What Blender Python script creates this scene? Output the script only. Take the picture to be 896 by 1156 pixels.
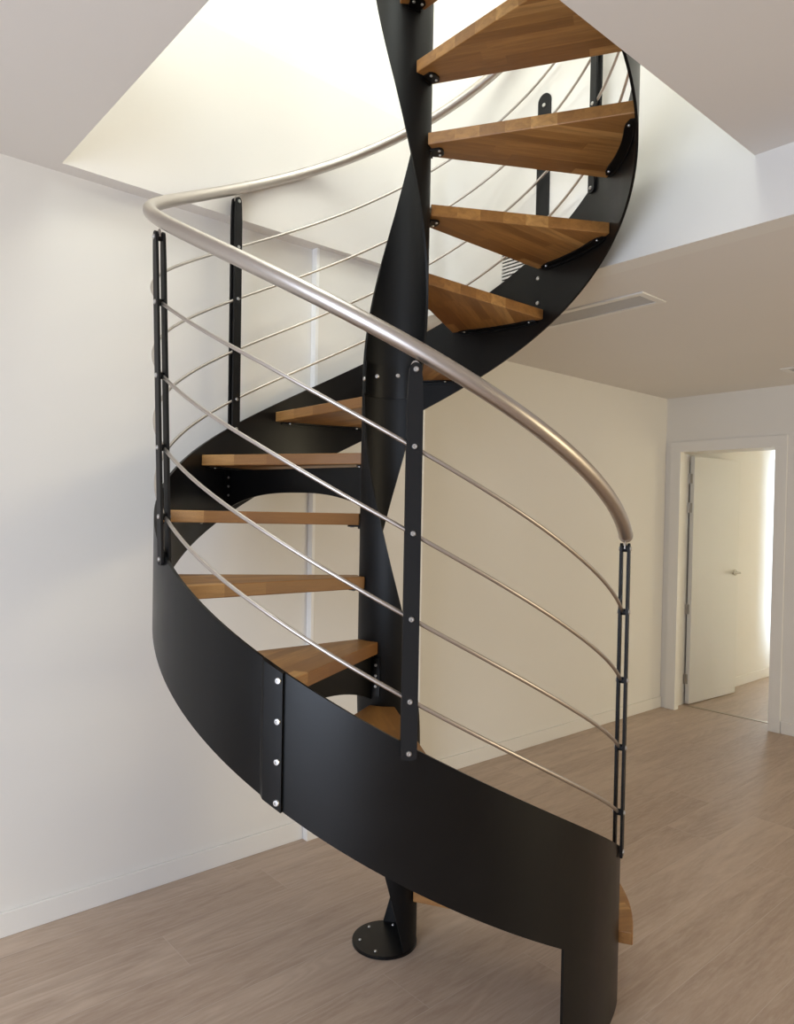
import bpy, bmesh, math
from mathutils import Vector, Matrix
from math import sin, cos, pi, radians as rad, degrees as deg

# ------------------------------------------------------------------ scene, camera, light
for o in list(bpy.data.objects): bpy.data.objects.remove(o)
SC = bpy.context.scene
COL = SC.collection
S = 0.86                                   # survey unit -> metres
AL = 0.8560                                # direction of the room's walls seen from the stair axis
H, F_PX, PITCH, ROLL, YAW, CY = 1.7563, 825.77, 0.0174, 0.0183, 0.0070, 19.9

def sv(x, y, z):                           # stair frame (right, away, up) -> world (axes along the walls)
    return Vector((cos(AL)*x - sin(AL)*y, sin(AL)*x + cos(AL)*y, z))

cam = bpy.data.cameras.new('camera'); cam_o = bpy.data.objects.new('camera', cam); COL.objects.link(cam_o)
cam.sensor_fit = 'VERTICAL'; cam.sensor_height = 36.0; cam.sensor_width = 36.0*896/1156
cam.lens = F_PX*36.0/1156; cam.shift_y = CY/1156; cam.clip_start = 0.05
right = sv(cos(YAW), -sin(YAW), 0); fh = sv(sin(YAW), cos(YAW), 0); zz = Vector((0, 0, 1))
up = sin(PITCH)*fh + cos(PITCH)*zz; fwd = cos(PITCH)*fh - sin(PITCH)*zz
r2 = cos(ROLL)*right + sin(ROLL)*up; u2 = -sin(ROLL)*right + cos(ROLL)*up
m = Matrix((r2, u2, -fwd)).transposed().to_4x4(); m.translation = sv(0, -3.0*S, H*S)
cam_o.matrix_world = m
SC.camera = cam_o

w = bpy.data.worlds.new('world'); SC.world = w; w.use_nodes = True
w.node_tree.nodes['Background'].inputs[0].default_value = (1.0, .9, .74, 1)
w.node_tree.nodes['Background'].inputs[1].default_value = 0.6

def area(name, loc, look, sx, sy, power, col, spread=pi):
    l = bpy.data.lights.new(name, 'AREA'); l.shape = 'RECTANGLE'; l.size = sx; l.size_y = sy
    l.energy = power; l.color = col; l.spread = spread
    o = bpy.data.objects.new(name, l); COL.objects.link(o)
    o.location = loc; o.rotation_euler = (Vector(look)-Vector(loc)).to_track_quat('-Z', 'Y').to_euler()
    return o
# daylight: terrace window behind the camera, skylight over the stairwell, window of the next room; side, upstairs and landing lamps are added
area('window_daylight', (1.75, -3.95, 1.15), (1.75, 0, 1.15), 2.3, 2.1, 126, (.70, .815, 1.0))
area('side_warm_lamp', (6.45, 2.6, 1.35), (0, 2.6, 1.35), 2.2, 2.0, 92, (1.0, .88, .585))  # warm lamp added in the unseen right wall's opening
area('skylight_daylight', (0.5, -0.2, 5.6), (0.4, -0.2, 3.0), 1.8, 1.2, 60, (.90, .965, .92))
area('upstairs_fill', (2.9, 0.05, 4.7), (0, 0.05, 4.4), 1.3, 1.7, 24, (.90, .965, .92))  # added fill, no window here; brightens the lower stairwell wall
area('landing_fill', (0.9, -2.5, 4.7), (0.5, 0, 4.0), 2.0, 1.6, 74, (.89, .965, .92))  # added fill without an opening; evens out the stairwell walls
area('next_room_daylight', (0.95, 6.35, 1.3), (-1.0, 6.35, 1.3), 1.8, 1.9, 21, (1.0, .87, .50))
area('next_room_sunlight', (0.97, 6.75, 1.3), (-1.0, 6.75, 1.3), 1.6, 1.9, 56, (.62, .80, 1.0), rad(28))
SC.view_settings.view_transform = 'Standard'; SC.view_settings.look = 'None'
SC.view_settings.exposure = 0.0; SC.view_settings.gamma = 1.0; SC.view_settings.use_curve_mapping = False

# ------------------------------------------------------------------ helpers
class NT:
    def __init__(s, name):
        s.m = bpy.data.materials.new(name); s.m.use_nodes = True
        s.t = s.m.node_tree; s.b = s.t.nodes['Principled BSDF']
    def n(s, typ, **kw):
        x = s.t.nodes.new(typ)
        for k, v in kw.items(): setattr(x, k, v)
        return x
    def l(s, a, b): s.t.links.new(a, b)
    def math(s, op, a, b=None, c=None):
        x = s.n('ShaderNodeMath', operation=op)
        for i, v in enumerate((a, b, c)):
            if v is None: continue
            if isinstance(v, (int, float)): x.inputs[i].default_value = v
            else: s.l(v, x.inputs[i])
        return x.outputs[0]
    def mix(s, f, a, b, typ='MIX'):
        x = s.n('ShaderNodeMix', data_type='RGBA', blend_type=typ)
        for i, v in ((0, f), (6, a), (7, b)):
            if isinstance(v, (int, float)): x.inputs[i].default_value = v
            elif isinstance(v, tuple): x.inputs[i].default_value = (*v, 1)
            else: s.l(v, x.inputs[i])
        return x.outputs[2]
    def noise(s, vec, scale, detail=3, rough=.5, dist=0):
        x = s.n('ShaderNodeTexNoise'); x.inputs['Scale'].default_value = scale
        x.inputs['Detail'].default_value = detail; x.inputs['Roughness'].default_value = rough
        x.inputs['Distortion'].default_value = dist; s.l(vec, x.inputs['Vector']); return x.outputs['Fac']
    def ramp(s, f, stops):
        x = s.n('ShaderNodeValToRGB'); e = x.color_ramp.elements
        while len(e) < len(stops): e.new(0.5)
        for i, (p, c) in enumerate(stops): e[i].position = p; e[i].color = (*c, 1)
        s.l(f, x.inputs[0]); return x.outputs[0]
    def bump(s, h, strength, dist=0.002):
        x = s.n('ShaderNodeBump'); x.inputs['Strength'].default_value = strength; x.inputs['Distance'].default_value = dist
        s.l(h, x.inputs['Height']); s.l(x.outputs[0], s.b.inputs['Normal'])
    def set(s, **kw):
        for k, v in kw.items():
            i = s.b.inputs[k.replace('_', ' ')]
            i.default_value = (*v, 1) if isinstance(v, tuple) else v
        return s

def paint(name, col, rough=.7):
    k = NT(name); tc = k.n('ShaderNodeTexCoord')
    f = k.noise(tc.outputs['Object'], 1.3, 4)
    k.l(k.mix(f, tuple(c*.975 for c in col), tuple(min(1, c*1.02) for c in col)), k.b.inputs['Base Color'])
    k.set(Roughness=rough); k.bump(k.noise(tc.outputs['Object'], 260, 2), .06, .001); return k.m

def steel(name, col, rough):
    k = NT(name); tc = k.n('ShaderNodeTexCoord')
    f = k.noise(tc.outputs['Object'], 7, 5, .6)
    k.l(k.mix(f, tuple(c*.8 for c in col), tuple(c*1.25 for c in col)), k.b.inputs['Base Color'])
    k.l(k.math('MULTIPLY_ADD', f, .14, rough-.07), k.b.inputs['Roughness'])
    k.b.inputs['Specular IOR Level'].default_value = .27
    return k.m

def stainless(name, col, rough):
    k = NT(name); tc = k.n('ShaderNodeTexCoord')
    f = k.noise(tc.outputs['Object'], 3, 2, .5)
    k.l(k.mix(f, tuple(c*.97 for c in col), col), k.b.inputs['Base Color'])
    k.set(Metallic=1.0); k.l(k.math('MULTIPLY_ADD', f, .05, rough-.025), k.b.inputs['Roughness']); return k.m

def planks(k, along, across, width, length, seed):
    row = k.math('FLOOR', k.math('DIVIDE', across, width))
    wn = k.n('ShaderNodeTexWhiteNoise', noise_dimensions='1D'); k.l(k.math('ADD', row, seed), wn.inputs['W'])
    a = k.math('ADD', k.math('DIVIDE', along, length), k.math('MULTIPLY', wn.outputs['Value'], 7.31))
    colu = k.math('FLOOR', a)
    w2 = k.n('ShaderNodeTexWhiteNoise', noise_dimensions='2D'); cb = k.n('ShaderNodeCombineXYZ')
    k.l(row, cb.inputs[0]); k.l(colu, cb.inputs[1]); k.l(cb.outputs[0], w2.inputs['Vector'])
    def edge(v, size):                      # metres to the nearest joint
        fr = k.math('FRACT', v); return k.math('MULTIPLY', k.math('MINIMUM', fr, k.math('SUBTRACT', 1.0, fr)), size)
    d = k.math('MINIMUM', edge(k.math('DIVIDE', across, width), width), edge(a, length))
    return w2.outputs['Value'], d

def wood_tread():
    k = NT('oiled_iroko'); tc = k.n('ShaderNodeTexCoord'); sp = k.n('ShaderNodeSeparateXYZ'); k.l(tc.outputs['Object'], sp.inputs[0])
    idv, d = planks(k, sp.outputs[0], sp.outputs[1], .043, .42, 3.0)
    mp = k.n('ShaderNodeMapping'); mp.inputs['Scale'].default_value = (3.0, 34, 34); k.l(tc.outputs['Object'], mp.inputs[0])
    va = k.n('ShaderNodeVectorMath', operation='ADD'); k.l(mp.outputs[0], va.inputs[0])
    cb = k.n('ShaderNodeCombineXYZ'); k.l(k.math('MULTIPLY', idv, 37.0), cb.inputs[0]); k.l(cb.outputs[0], va.inputs[1])
    g = k.noise(va.outputs[0], 1.6, 6, .62, .6); fine = k.noise(va.outputs[0], 7.0, 3, .6)
    base = k.ramp(idv, [(0, (.215, .088, .020)), (.4, (.33, .148, .037)), (.75, (.43, .212, .060)), (1, (.58, .32, .108))])
    c = k.mix(k.math('MULTIPLY', k.ramp(g, [(.36, (1, 1, 1)), (.62, (0, 0, 0))]), .55), base, (.15, .058, .014))
    c = k.mix(k.math('MULTIPLY', fine, .22), c, (.55, .31, .11))
    k.l(c, k.b.inputs['Base Color']); k.set(Roughness=.42); k.bump(g, .08, .001); return k.m

def wood_floor():
    k = NT('oak_plank_floor'); tc = k.n('ShaderNodeTexCoord'); sp = k.n('ShaderNodeSeparateXYZ'); k.l(tc.outputs['Object'], sp.inputs[0])
    acr = k.math('ADD', sp.outputs[0], .525+2.22); alo = k.math('ADD', sp.outputs[1], 20.38)
    idv, d = planks(k, alo, acr, .222, 1.85, 11.0)
    mp = k.n('ShaderNodeMapping'); mp.inputs['Scale'].default_value = (9, 1.15, 1); k.l(tc.outputs['Object'], mp.inputs[0])
    va = k.n('ShaderNodeVectorMath', operation='ADD'); k.l(mp.outputs[0], va.inputs[0])
    cb = k.n('ShaderNodeCombineXYZ'); k.l(k.math('MULTIPLY', idv, 61.0), cb.inputs[0]); k.l(k.math('MULTIPLY', idv, 23.0), cb.inputs[1])
    k.l(cb.outputs[0], va.inputs[1])
    g = k.noise(va.outputs[0], 1.1, 6, .6, 1.2); fine = k.noise(va.outputs[0], 9.0, 4, .65, .3); br = k.noise(va.outputs[0], .35, 2)
    base = k.ramp(idv, [(0, (.435, .318, .236)), (.5, (.505, .38, .288)), (1, (.575, .445, .345))])
    c = k.mix(k.math('MULTIPLY', k.ramp(g, [(.33, (1, 1, 1)), (.60, (0, 0, 0))]), .62), base, (.30, .205, .145))
    c = k.mix(k.math('MULTIPLY', k.ramp(fine, [(.42, (0, 0, 0)), (.70, (1, 1, 1))]), .38), c, (.64, .53, .44))
    c = k.mix(k.math('MULTIPLY', br, .3), c, (.54, .42, .33))
    ringg = k.math('MULTIPLY_ADD', k.math('SINE', k.math('MULTIPLY', k.noise(va.outputs[0], .55, 2, .45, .8), 95.0)), .5, .5)   # cathedral grain
    c = k.mix(k.math('MULTIPLY', k.math('MULTIPLY', ringg, k.ramp(br, [(.42, (0, 0, 0)), (.62, (1, 1, 1))])), .22), c, (.30, .205, .145))
    seam = k.math('LESS_THAN', d, .0011)
    c = k.mix(k.math('MULTIPLY', seam, .55), c, (.62, .53, .45))
    k.l(c, k.b.inputs['Base Color']); k.set(Roughness=.46)
    k.bump(k.math('MULTIPLY_ADD', seam, -.6, k.math('MULTIPLY', fine, .3)), .12, .001); return k.m

M_WALL = paint('white_wall_paint', (.80, .772, .728))
M_CEIL = paint('white_ceiling_paint', (.775, .735, .692), .85)
M_TRIM = paint('white_lacquer', (.81, .785, .745), .5)
M_LIT_BEAD = paint('lit_corner_bead', (.93, .925, .915), .5)  # whiter than the wall: window light put into the colour
M_DOOR = paint('white_door_lacquer', (.80, .775, .72), .42)
M_FLOOR = wood_floor(); M_WOOD = wood_tread()
M_BLACK = steel('black_painted_steel', (.0034, .0034, .0037), .34)
M_POST = steel('black_post_steel', (.0062, .0060, .0066), .55)
M_NEWEL = steel('black_newel_steel', (.0052, .0052, .0055), .52)
M_RUB = steel('black_rubber', (.008, .008, .008), .6)
M_RAIL = stainless('brushed_stainless', (.53, .485, .45), .38)
M_BOLT = stainless('zinc_bolt', (.60, .59, .58), .36)
M_GRILLE = paint('grey_grille', (.50, .485, .47), .5)
M_DARK = steel('dark_duct', (.03, .03, .03), .8)
M_THRESH = stainless('threshold_metal', (.42, .36, .28), .4)
M_NICKEL = stainless('nickel', (.50, .47, .42), .32)

def link(name, me, mat, parent=None, loc=None):
    if mat is not None and not me.materials: me.materials.append(mat)
    o = bpy.data.objects.new(name, me); COL.objects.link(o)
    if parent: o.parent = parent
    if loc: o.location = loc
    return o

class MB:
    def __init__(s): s.v = []; s.f = []
    def add(s, v, f):
        b = len(s.v); s.v += [tuple(x) for x in v]; s.f += [tuple(b+i for i in q) for q in f]; return s
    def box(s, x0, x1, y0, y1, z0, z1):
        return s.add([(x, y, z) for z in (z0, z1) for y in (y0, y1) for x in (x0, x1)],
                     [(0, 2, 3, 1), (4, 5, 7, 6), (0, 1, 5, 4), (2, 6, 7, 3), (0, 4, 6, 2), (1, 3, 7, 5)])
    def loft(s, rings, cap=True, closed=True):
        n = len(rings[0]); v = [p for r in rings for p in r]; f = []
        for i in range(len(rings)-1):
            for j in range(n if closed else n-1):
                k = (j+1) % n; f.append((i*n+j, i*n+k, (i+1)*n+k, (i+1)*n+j))
        if cap: f.append(tuple(reversed(range(n)))); f.append(tuple((len(rings)-1)*n+j for j in range(n)))
        return s.add(v, f)
    def tube(s, pts, r, n=10, cap=True):
        pts = [Vector(p) for p in pts]; rings = []; nrm = None
        for i, p in enumerate(pts):
            t = (pts[min(i+1, len(pts)-1)] - pts[max(i-1, 0)]).normalized()
            if nrm is None: nrm = t.orthogonal().normalized()
            nrm = (nrm - t*nrm.dot(t)).normalized(); b = t.cross(nrm)
            rr = r(i) if callable(r) else r
            rings.append([p + rr*(cos(2*pi*j/n)*nrm + sin(2*pi*j/n)*b) for j in range(n)])
        return s.loft(rings, cap)
    def prism(s, outline, z0, z1):
        return s.loft([[(x, y, z0) for x, y in outline], [(x, y, z1) for x, y in outline]])
    def mesh(s, name, smooth=None, bevel=0, mod=None):
        me = bpy.data.meshes.new(name); me.from_pydata(s.v, [], s.f)
        bm = bmesh.new(); bm.from_mesh(me)
        bmesh.ops.remove_doubles(bm, verts=bm.verts, dist=1e-6)
        bmesh.ops.recalc_face_normals(bm, faces=bm.faces)
        if bevel:
            ed = [e for e in bm.edges if len(e.link_faces) == 2 and e.calc_face_angle(0) > rad(40)]
            bmesh.ops.bevel(bm, geom=ed, offset=bevel, segments=2, affect='EDGES', profile=.5, clamp_overlap=True)
        bm.to_mesh(me); bm.free()
        if smooth:
            me.shade_smooth(); me.set_sharp_from_angle(angle=rad(smooth))
        return me
    def obj(s, name, mat, parent=None, smooth=None, bevel=0):
        return link(name, s.mesh(name, smooth, bevel), mat, parent)

def struct(o): o['kind'] = 'structure'; return o
def thing(name, label, cat, loc=(0, 0, 0), group=None):
    o = bpy.data.objects.new(name, None); COL.objects.link(o); o.location = loc
    o.empty_display_size = .1; o['label'] = label; o['category'] = cat
    if group: o['group'] = group
    return o

# ------------------------------------------------------------------ the room (all in metres)
XL, XP, XR = -1.025*S, -.985*S, -1.262*S        # left wall, pier, recessed wall
YP0, YP1 = .292*S, 1.10*S
YB, YD = .816, 4.508*S                       # bulkhead, door wall
HC, HL, HU = (1.4287+H)*S, (1.1583+H)*S, 4.04*S # ceiling, lowered ceiling, upper floor
XS0, XS1, YS0 = -.937*S, 1.0147*S, -1.0168*S    # stairwell opening
XE, YS, YF, ZT = 6.50, -4.05, 7.9, 5.75         # far ends
WT = .14

struct(MB().box(-1.9, XE+.2, YS-.2, YF+.2, -.12, 0).obj('floor', M_FLOOR))
struct(MB().box(XL-.5, XL, YS-.2, YP0, 0, HU).obj('wall_left', M_WALL))
struct(MB().box(XL-.5, XP, YP0, YP1, 0, HC+.02).obj('wall_pier', M_WALL))
struct(MB().box(XR-.4, XR, YP1, YD, 0, HC).obj('wall_recess', M_WALL))
b = MB(); b.box(XE, XE+WT, YS-.2, 1.9, 0, HU); b.box(XE, XE+WT, 3.7, YF, 0, HU)
b.box(XE, XE+WT, 1.9, 3.7, 0, .3); b.box(XE, XE+WT, 1.9, 3.7, 2.4, HU)
struct(b.obj('wall_right', M_WALL))
b = MB(); b.box(XL-.1, .5, YS-WT, YS, 0, HU); b.box(3.0, XE, YS-WT, YS, 0, HU); b.box(.5, 3.0, YS-WT, YS, 2.3, HU)
struct(b.obj('wall_front', M_WALL))
# door wall with its opening
DX0, DX1, DH, DT = -1.108*S, -.272*S, 2.405*S, .235
b = MB(); b.box(XR-.4, DX0-.095, YD, YD+DT, 0, HC); b.box(DX0-.095, DX0-.02, YD, YD+.04, 0, DH+.02); b.box(DX1+.02, XE, YD, YD+DT, 0, HC); b.box(DX0-.095, DX1+.02, YD, YD+DT, DH+.02, HC)
struct(b.obj('wall_back', M_WALL))
# ceilings and stairwell
b = MB(); b.box(XL-.1, XS0, YS-.1, YB, HC, HU); b.box(XS1, XE+.1, YS-.1, YB, HC, HU); b.box(XS0, XS1, YS-.1, YS0, HC, HU)
struct(b.obj('ceiling', M_CEIL))
struct(MB().box(XR-.2, XE+.1, YB+.10, YD+DT, HL, HL+.12).obj('ceiling', M_CEIL))
struct(MB().box(XS0-.02, XE+.1, YB, YB+.10, HL, ZT).obj('wall_bulkhead', M_WALL))
struct(MB().box(XS0-.25, XS0, YS0-1.3, YB+.1, HU, ZT).obj('wall_stairwell', M_WALL))
b = MB(); b.box(3.0, 3.1, -2.6, YB, HU, ZT); b.box(XS0-.2, 3.1, -2.7, -2.6, HU, ZT)
struct(b.obj('wall_upstairs', M_WALL))
b = MB(); b.box(XS0-.25, -.7, -2.7, YB+.1, ZT, ZT+.1); b.box(1.7, 3.1, -2.7, YB+.1, ZT, ZT+.1)
b.box(-.7, 1.7, -2.7, -1.0, ZT, ZT+.1); b.box(-.7, 1.7, .5, YB+.1, ZT, ZT+.1)
struct(b.obj('ceiling_upstairs', M_WALL))
# next room
struct(MB().box(-1.5, -1.20*S, YD+DT, YF, 0, 2.55).obj('wall_next_left', M_WALL))
struct(MB().box(-1.5, 2.4, YF, YF+.1, 0, 2.55).obj('wall_next_back', M_WALL))
b = MB(); b.box(1.0, 1.1, YD+DT, 5.35, 0, 2.55); b.box(1.0, 1.1, 7.65, YF, 0, 2.55); b.box(1.0, 1.1, 5.35, 7.65, 2.3, 2.55); b.box(1.0, 1.1, 5.35, 7.65, 0, .3)
struct(b.obj('wall_next_right', M_WALL))
struct(MB().box(-1.5, 2.4, YD+DT, YF+.1, 2.5, 2.62).obj('ceiling_next', M_CEIL))
# baseboards
BH, BT = .088, .013
def skirt(name, x0, x1, y0, y1): struct(MB().box(x0, x1, y0, y1, 0, BH).obj(name, M_TRIM, None, None, .003))
skirt('baseboard_left', XL, XL+BT, YS, YP0-BT)
b = MB(); b.box(XL, XP+BT, YP0-BT, YP0, 0, BH); b.box(XP, XP+BT, YP0, YP1, 0, BH)
struct(b.obj('baseboard_pier', M_TRIM))
b = MB(); b.box(XL, XP+.002, YP0-.003, YP0, BH, HC); b.box(XP, XP+.002, YP0, YP0+.012, BH, HC)
b.box(XP, XP+.002, YP1-.012, YP1+.002, BH, HC)
struct(b.obj('trim_lit_corner', M_LIT_BEAD))  # pale strips paint in the light caught by the pier's step and corners
skirt('baseboard_recess', XR, XR+BT, YP1, YD)
skirt('baseboard_back', -.168*S, XE, YD-BT, YD)
skirt('baseboard_next', -1.20*S, -1.20*S+BT, YD+DT, YF)
# door frame: jamb lining and flat casing
b = MB(); CW = .082
b.box(DX0-.10, DX0-.052, YD+.04, YD+DT, 0, DH); b.box(DX0-.08, DX0, YD-.001, YD+.045, 0, DH); b.box(DX1, DX1+.022, YD-.001, YD+DT, 0, DH); b.box(DX0-.10, DX1+.022, YD-.001, YD+DT, DH, DH+.022)
struct(b.obj('trim_1', M_TRIM))
b = MB()
b.box(DX0-CW, DX0, YD-.016, YD, 0, DH); b.box(DX1, DX1+CW, YD-.016, YD, 0, DH); b.box(DX0-CW, DX1+CW, YD-.016, YD, DH, DH+CW)
struct(b.obj('trim_2', M_TRIM, None, None, .002))
struct(MB().box(DX0, DX1, YD+.19, YD+.225, 0, .004).obj('trim_3', M_THRESH, None, None, .0015))

# open door leaf
d = bpy.data.objects.new('door_1', None); COL.objects.link(d); d['kind'] = 'structure'
d['label'] = 'white flush door leaf standing open into the next room'; d['category'] = 'door'
d.location = (DX0-.046, YD+DT+.008, 0); d.rotation_euler = (0, 0, rad(-4.2))
LW, LH = .735, DH-.012
MB().box(0, .038, 0, LW, .008, LH).obj('door_leaf', M_DOOR, d, None, .002)
hb = MB(); hz = 0
hb.tube([(-.004, -.006, -.045), (-.004, -.006, .045)], .006, 10); hb.box(-.002, .022, -.003, .0, -.04, .04); hb.box(-.008, -.004, -.03, -.006, -.04, .04)
hm = hb.mesh('hinge', 40)
for z in (.21, .79, 1.63, 1.87): link('hinge', hm, M_NICKEL, d, (0, 0, z))
h = MB(); h.tube([(.038, LW-.055, 1.075), (.046, LW-.055, 1.075)], .026, 18); h.tube([(.046, LW-.055, 1.075), (.088, LW-.055, 1.075)], .009, 10)
h.tube([(.084, LW-.052, 1.075), (.086, LW-.10, 1.075), (.086, LW-.175, 1.074)], .0085, 10)
h.tube([(0, LW-.055, 1.075), (-.05, LW-.055, 1.075)], .009, 10); h.tube([(-.046, LW-.06, 1.075), (-.046, LW+.06, 1.075)], .0085, 10)
h.obj('door_handle', M_NICKEL, d, 40)

# ------------------------------------------------------------------ air vents
def ceiling_vent(label, x0, x1, y0, y1):
    t = thing('ceiling_vent', label, 'vent', ((x0+x1)/2, (y0+y1)/2, HL)); t['group'] = 'air grilles in the lowered ceiling'
    lx, ly = (x1-x0)/2, (y1-y0)/2; fr = .032
    b = MB()
    b.box(-lx, lx, -ly, -ly+fr, -.007, 0); b.box(-lx, lx, ly-fr, ly, -.007, 0); b.box(-lx, -lx+fr, -ly+fr, ly-fr, -.007, 0); b.box(lx-fr, lx, -ly+fr, ly-fr, -.007, 0)
    b.obj('frame', M_TRIM, t, None, .0015)
    b = MB(); n = 9; wy = 2*(ly-fr)
    for i in range(n):
        y = -ly+fr+wy*(i+.5)/n; hw = wy/n*.40
        b.add([(-lx+fr, y-hw, -.001), (-lx+fr, y+hw, -.004), (lx-fr, y+hw, -.004), (lx-fr, y-hw, -.001),
               (-lx+fr, y-hw, -.0), (-lx+fr, y+hw, -.003), (lx-fr, y+hw, -.003), (lx-fr, y-hw, -.0)],
              [(0, 1, 2, 3), (7, 6, 5, 4), (0, 4, 5, 1), (2, 6, 7, 3), (1, 5, 6, 2), (0, 3, 7, 4)])
    b.obj('slats', M_GRILLE, t)
    MB().box(-lx+fr, lx-fr, -ly+fr, ly-fr, -.0006, -.0001).obj('backing', M_DARK, t)
    return t
ceiling_vent('long grey linear air grille in the lowered ceiling behind the staircase', -.95*S, .288*S, 1.39*S, 1.628*S)
ceiling_vent('air grille in the lowered ceiling near the door, cut by the right edge', .025*S, 1.1*S, 3.78*S, 3.97*S)
wx0, wx1, wz0, wz1 = -.262*S, .24*S, 2.962*S, 3.14*S
t = thing('wall_vent', 'white louvred air vent on the stairwell wall seen between the wooden treads', 'vent', ((wx0+wx1)/2, YB, (wz0+wz1)/2))
lx, lz = (wx1-wx0)/2, (wz1-wz0)/2
b = MB(); fr = .008
b.box(-lx, lx, -.008, 0, -lz, -lz+fr); b.box(-lx, lx, -.008, 0, lz-fr, lz); b.box(-lx, -lx+fr, -.008, 0, -lz+fr, lz-fr); b.box(lx-fr, lx, -.008, 0, -lz+fr, lz-fr)
b.obj('frame', M_TRIM, t)
b = MB(); n = 9
for i in range(n):
    z = -lz+fr+(2*lz-2*fr)*(i+.5)/n; hz = (lz-fr)/n*.55
    b.box(-lx+fr, lx-fr, -.007, -.002, z-hz, z+hz)
b.obj('slats', M_TRIM, t)
MB().box(-lx+fr, lx-fr, -.0015, -.0004, -lz+fr, lz-fr).obj('backing', M_DARK, t)

# ------------------------------------------------------------------ spiral staircase
B0 = AL - pi/2                              # azimuth that faces the camera; the stair climbs clockwise from it
def P(r, phi, z): a = B0-phi; return Vector((r*cos(a), r*sin(a), z))
def N(phi): a = B0-phi; return Vector((cos(a), sin(a), 0))
def T(phi): a = B0-phi; return Vector((sin(a), -cos(a), 0))   # towards larger phi
PS, PH, PR = .4837*S, .4804*S, .482*S       # climb per radian: stringer, handrail, rods
def z_top(p): return (1.1348*S) + PS*p
def z_bot(p): return (.7261*S) + PS*p
def z_hand(p): return 2.264*S + PH*p
ROD0 = (1.9846*S, 1.7393*S, 1.4967*S, 1.263*S)
def interp(x, tab):
    if x <= tab[0][0]: return tab[0][1]
    for (a, va), (b_, vb) in zip(tab, tab[1:]):
        if x <= b_: return va+(vb-va)*(x-a)/(b_-a)
    return tab[-1][1]
SAG = [(-65, -.006), (-40, -.006), (-4, .001), (25, .006), (50, .003), (62, -.002), (90, 0), (150, -.003), (200, -.002), (260, 0)]
def z_rod(i, p): return ROD0[i] + PR*p + interp(deg(p), SAG)
def lean(p): return .031*math.exp(-((p-1.15)/.6)**2)
def R_at(r, p, z): return r + lean(p)*max(0, z-z_top(p))
RM, RH, RR, RC = .793, .791, .789, .1315*S  # stringer middle, handrail, rods, newel
RISE = .2525*S; STEP = 29.85; PHI5 = 20.0
def nose(k): return rad(PHI5 + STEP*(k-5))

stair = thing('spiral_staircase', 'black steel spiral staircase with wooden treads and stainless steel handrail', 'staircase')

# shared bolt: dome head with a socket, axis +Z
def bolt_mesh(r, h):
    b = MB(); n = 16
    prof = [(r, 0), (r, h*.45), (r*.82, h*.95), (r*.5, h), (r*.42, h), (r*.38, h*.45), (.0004, h*.45)]
    b.loft([[(q*cos(2*pi*j/n), q*sin(2*pi*j/n), z) for j in range(n)] for q, z in prof], cap=True)
    return b.mesh('bolt', 35)
BOLT = bolt_mesh(.0072, .0045); BOLT_BIG = bolt_mesh(.0088, .005); BOLT_SMALL = bolt_mesh(.0052, .0035)
def bolt(parent, p, nrm, me=BOLT):
    o = link('bolt', me, M_BOLT, parent)
    o.matrix_local = Matrix.Translation(p) @ Vector(nrm).to_track_quat('Z', 'Y').to_matrix().to_4x4(); return o

# base plate and newel: a tube with a helical opening, in two bolted lengths
b = MB(); n = 48
b.loft([[(q*cos(2*pi*j/n), q*sin(2*pi*j/n), z) for j in range(n)] for q, z in ((RC+.002, 0), (RC+.002, .009), (RC, .011))])
bp = b.obj('base_plate', M_BLACK, stair, 35)
for a in (20, 80, 140, 200): bolt(bp, P(.088, rad(a), .011), (0, 0, 1), BOLT_SMALL)
KN = rad(118.2)/S                           # turn of the opening per metre
def newel(z0, z1, rc, name):
    b = MB(); nz = max(8, int((z1-z0)/.02)); na = 26; rings = []
    for i in range(nz+1):
        z = z0+(z1-z0)*i/nz; a0 = rad(-184.5)+KN*z; a1 = rad(-38)+KN*z
        out = [P(rc, a0+(a1-a0)*j/na, z) for j in range(na+1)]; inn = [P(rc-.008, a1+(a0-a1)*j/na, z) for j in range(na+1)]
        rings.append(out+inn)
    b.loft(rings); return b.obj(name, M_NEWEL, stair, 30)
ZJ = 2.327*S
nw = newel(.011, ZJ, RC, 'newel_column')
for a in (66, 31, -5.5): bolt(nw, P(RC, rad(a), ZJ-.017), N(rad(a)))
newel(ZJ+.0015, HU+.42, RC, 'newel_column')
# inner sleeve behind the joint
b = MB(); rings = []
for i in range(9):
    z = ZJ-.06+.12*i/8; a0 = rad(-184.5)+KN*z+.03; a1 = rad(-38)+KN*z-.03
    rings.append([P(RC-.0085, a0+(a1-a0)*j/20, z) for j in range(21)]+[P(RC-.0125, a1+(a0-a1)*j/20, z) for j in range(21)])
b.loft(rings).obj('joint_sleeve', M_BLACK, stair, 30)

# stringers
def stringer(name, phis, ztop, zbot, rin, th=.009):
    b = MB(); rings = []
    for p in phis:
        r0 = rin(p); r1 = r0+th; zt, zb = ztop(p), zbot(p)
        rings.append([P(r1, p, zb), P(r1, p, zt), P(r0, p, zt), P(r0, p, zb)])
    return b.loft(rings).obj(name, M_BLACK, stair, 25)
def frange(a, b_, st=1.5):
    n = max(2, int(abs(b_-a)/st)); return [rad(a+(b_-a)*i/n) for i in range(n+1)]
RI = RM-.0045
E0 = -67.0; LEG = -37.4
def ztA(p):
    q = (deg(p)-E0)*pi/180*RM; c = .028           # rounded top corner at the stair's foot
    return z_top(p) - (c-math.sqrt(max(0, c*c-(c-q)**2)) if q < c else 0)
def zbA(p): return 0.0 if deg(p) < LEG+.01 else z_bot(p)
pa = [rad(E0+x) for x in (0, .1, .25, .5, .8, 1.2, 1.6, 2.0, 2.6)] + frange(E0+3, LEG) + frange(LEG+.04, 23.6)
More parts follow.
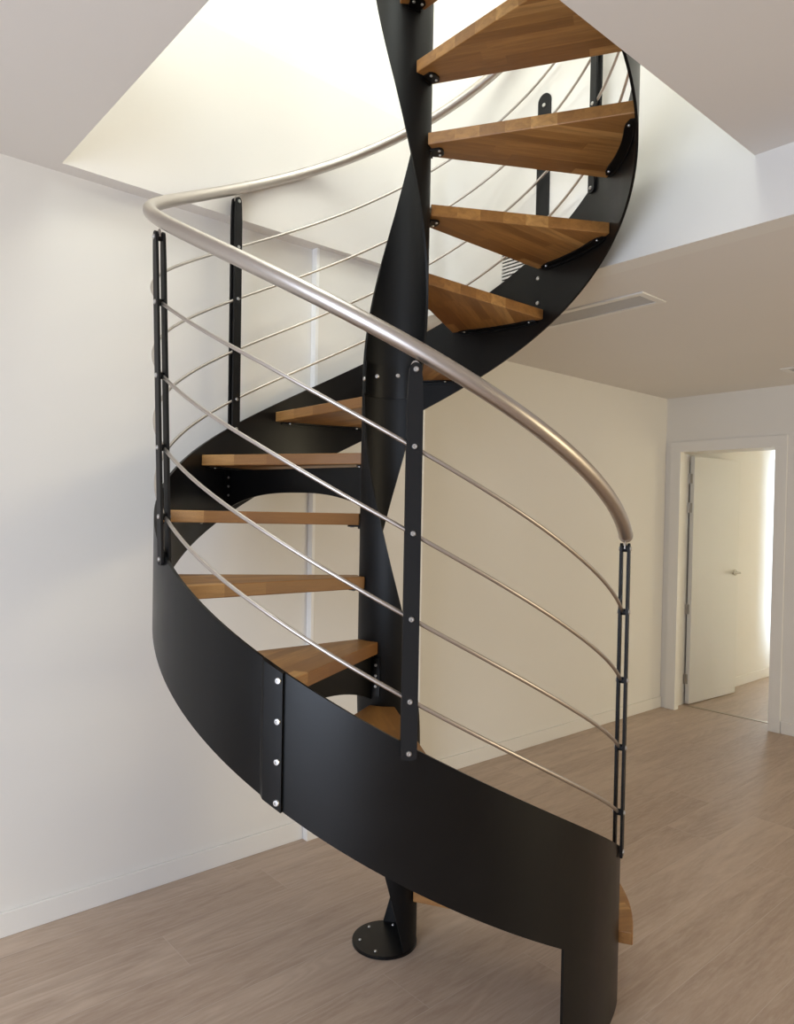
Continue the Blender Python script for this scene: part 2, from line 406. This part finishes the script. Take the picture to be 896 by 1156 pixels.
sa = stringer('stringer', pa, ztA, zbA, lambda p: RI)
J0, J1 = 19.2, 23.0
def rB(p):
    d_ = deg(p); return RI + .0095*(1 if d_ < J1 else max(0, 1-(d_-J1)/.9))
sb = stringer('stringer', frange(J0, J1-.3, 1)+frange(J1, J1+1, .3)+frange(J1+1.6, 352), z_top, z_bot, rB)
for z in (1.274, 1.155, 1.037, .917): bolt(sb, P(RI+.0185, rad(20.05), z*S), N(rad(20.05)), BOLT_BIG)
for z in (2.936, 2.816): bolt(sb, P(RI, rad(229.2), z*S), -N(rad(229.2)), BOLT_BIG)
for z in (1.274, 1.155, 1.037, .917): bolt(sb, P(RI, rad(20.05), z*S), -N(rad(20.05)), BOLT_BIG)

# treads: laminated wedges on steel ears
TH = .041
def wedge(r_out, w_out):
    out = []
    ri = .128*S
    nb = 6
    for j in range(nb+1): a = rad(44)*(1-j/nb); out.append((ri*1.06, a))
    nb = 22
    for j in range(nb+1): a = rad(w_out)*j/nb; out.append((r_out, a))
    return [(r*cos(-a), r*sin(-a)) for r, a in out]
def tread_mesh(r_out, w_out): return MB().prism(wedge(r_out, w_out), -TH, 0).mesh('tread', None, .003)
TM = tread_mesh(RI-.001, 32.4); TM1 = tread_mesh(.9752*S, 31.0)
def ear_mesh():                                # curved angle under the outer end, flange and upright
    b = MB(); a0, a1 = rad(2.2), rad(30.2); n = 14; r1, r0 = RI-.0006, RI-.036
    top, zb, t = -TH-.0003, -TH-.014, .005
    def q(r, a, z): return (r*cos(-a), r*sin(-a), z)
    rings = []
    for j in range(n+1):
        a = a0+(a1-a0)*j/n; e = min(j, n-j); rr = r0+(.018 if e == 0 else .004 if e == 1 else 0)
        rings.append([q(r1, a, top), q(r1, a, zb+(.004 if e == 0 else 0)), q(r1-t, a, zb+(.004 if e == 0 else 0)), q(r1-t, a, top-t), q(rr, a, top-t), q(rr, a, top)])
    b.loft(rings); return b.mesh('outer_bracket', 30)
def lug_mesh():                                # small lug under the inner end
    b = MB(); top = -TH-.0003
    out = []
    r0, r1, a0, a1 = RC+.001, RC+.045, rad(8), rad(30)
    for r, a in ((r0, a0), (r1-.012, a0), (r1-.004, a0+.05), (r1, a0+.12), (r1, a1-.12), (r1-.004, a1-.05), (r1-.012, a1), (r0, a1)): out.append((r*cos(-a), r*sin(-a)))
    b.prism(out, top-.006, top)
    out2 = [(r*cos(-a), r*sin(-a)) for r, a in ((r0, a0), (r0+.006, a0), (r0+.006, a1), (r0, a1))]
    b.prism(out2, top-.013, top-.006); return b.mesh('inner_bracket', 30)
EAR, LUG = ear_mesh(), lug_mesh()
TM1_EAR = None
def loc(r, a, z): return (r*cos(-a), r*sin(-a), z)
for k in range(1, 16):
    t = link('tread', TM1 if k == 1 else TM, M_WOOD, stair)
    t.location = (0, 0, RISE*k); t.rotation_euler = (0, 0, B0-nose(k))
    if k > 1:
        link('outer_bracket', EAR, M_BLACK, t)
        for a in (4.5, 28.0): bolt(t, loc(RI-.021, rad(a), -TH-.0053), (0, 0, -1), BOLT_SMALL)
    link('inner_bracket', LUG, M_BLACK, t)
    for a in (13, 25): bolt(t, loc(RC+.031, rad(a), -TH-.0063), (0, 0, -1), BOLT_SMALL)

# arched braces under some treads
def brace(k, a_off):
    b = MB(); n = 26; r0, r1 = RC-.003, RI-.0005; zt = RISE*k-TH-.008; p = nose(k)+rad(a_off); th = .006
    side = T(p)*th/2; rings = []
    for i in range(n+1):
        r = r0+(r1-r0)*i/n; s_ = 2*i/n-1
        zb = zt-.092-.058*abs(s_)**2.6
        c = N(p)*r; rings.append([c+side+Vector((0, 0, zb)), c+side+Vector((0, 0, zt)), c-side+Vector((0, 0, zt)), c-side+Vector((0, 0, zb))])
    o = b.loft(rings).obj('brace', M_BLACK, stair, 30)
    for fl, r in ((1, r0+.004), (-1, r1)):     # bolted end flanges
        q = MB(); nn = 5; rr = []
        w0, w1 = (0, .034); 
        for j in range(nn+1):
            d_ = -(w0+(w1-w0)*j/nn)
            ra, rb_ = (RC+.0005, RC+.006) if fl == 1 else (RI-.006, RI-.0004)
            aa = p+d_/(ra if fl == 1 else rb_)
            rr.append([P(rb_, aa, zt-.135), P(rb_, aa, zt-.005), P(ra, aa, zt-.005), P(ra, aa, zt-.135)])
        q.loft(rr).obj('flange', M_BLACK, o, 30)
        for z in (zt-.03, zt-.066, zt-.102):
            if fl == 1: aa = p-.02/RC; bolt(o, P(RC+.006, aa, z), N(aa), BOLT_SMALL)
            else: aa = p-.018/RI; bolt(o, P(RI-.006, aa, z), -N(aa), BOLT_SMALL)
    return o
brace(2, 13); brace(5, 13); brace(8, 13)

# baluster posts: two flat bars clasping the stringer
def bar(b, p, r, th, w, z0, z1, taper=.10):
    prof = []                                   # (half width, z): rounded foot, tapered rounded head
    hw = w/2
    for j in range(7): a = pi/2*j/6; prof.append((hw*sin(a)+.0005, z0+.45*hw*(1-cos(a))))
    prof.append((hw, z1-taper)); prof.append((hw*.88, z1-taper*.4))
    for j in range(7): a = pi/2*j/6; prof.append((hw*.72*cos(a)+.0005, z1-hw*.72+hw*.72*sin(a)))
    rings = []
    n_, t_ = N(p), T(p)
    for h_, z in prof:
        rc_ = R_at(r, p, z); c = n_*rc_+Vector((0, 0, z))
        rings.append([c-t_*h_-n_*th/2, c+t_*h_-n_*th/2, c+t_*h_+n_*th/2, c-t_*h_+n_*th/2])
    b.loft(rings)
POST_W, PT, PO = .039, .0075, .0108
def post(pd):
    p = rad(pd); z0, z1 = z_top(p)-.034, z_hand(p)-.036
    b = MB(); bar(b, p, RM-PO, PT, POST_W, z0, z1); bar(b, p, RM+PO, PT, POST_W, z0, z1)
    o = b.obj('baluster_post', M_POST, stair, 30, .0)
    zs = [z_rod(i, p) for i in range(4)]
    for z in zs+[z_top(p)-.016, z1-.017]:
        r = R_at(RM, p, z)
        bolt(o, P(r+PO+PT/2, p, z), N(p)); bolt(o, P(r-PO-PT/2, p, z), -N(p))
    for z in zs+[z1-.017]:
        r = R_at(RM, p, z)
        link('spacer', MB().tube([P(r-PO+PT/2, p, z), P(r+PO-PT/2, p, z)], .010, 14).mesh('spacer', 40), M_RUB, o)
    r = R_at(RM, p, z1)                         # bent pin that carries the handrail
    pts = []
    for j in range(9):
        a = pi*j/8; pts.append(P(r, p, z1-.017)+T(p)*.009*cos(a)+Vector((0, 0, .008+.014*sin(a))))
    pts = [P(r, p, z1-.017)+T(p)*.009]+pts+[P(r, p, z1-.017)-T(p)*.009]
    link('handrail_pin', MB().tube(pts, .0032, 8).mesh('handrail_pin', 50), M_RAIL, o)
    return o
for pd in (-65.0, -3.65, 57.0, 123.9, 187.0, 251.6, 314.0): post(pd)

# handrail and guard rods
pts = [P(R_at(RH, p, z_hand(p)), p, z_hand(p)) for p in frange(-67.2, 352, 1.5)]
hr = MB().tube(pts, .0215, 20).obj('handrail', M_RAIL, stair, 40)
def ring(pd):
    p = rad(pd); a = [P(R_at(RH, q, z_hand(q)), q, z_hand(q)) for q in (p-.004, p+.004)]
    MB().tube(a, .0222, 20).obj('weld_ring', M_RAIL, hr, 40)
for pd in (-66.6, 127.6, 245): ring(pd)
for i in range(4):
    pts = [P(R_at(RR, p, z_rod(i, p)), p, z_rod(i, p)) for p in frange(-64.6, 352, 1.5)]
    MB().tube(pts, .0056, 10).obj('guard_rod', M_RAIL, stair, 40)

# flat anchor bar that ties the upper stringer joint to the stairwell wall
ax = -.002*S; b = MB(); hw = .0325; z0_, z1_ = 3.05*S, 3.845*S
out = [(-hw, z0_), (hw, z0_), (hw, z1_-hw)] + [(hw*cos(pi*j/12), z1_-hw+hw*sin(pi*j/12)) for j in range(1, 12)] + [(-hw, z1_-hw)]
b.loft([[(ax+x, YB-.0075, z) for x, z in out], [(ax+x, YB-.0002, z) for x, z in out]])
o = b.obj('wall_anchor', M_POST, stair, 30); bolt(o, (ax, YB-.0075, z1_-.05), (0, -1, 0), BOLT_BIG)
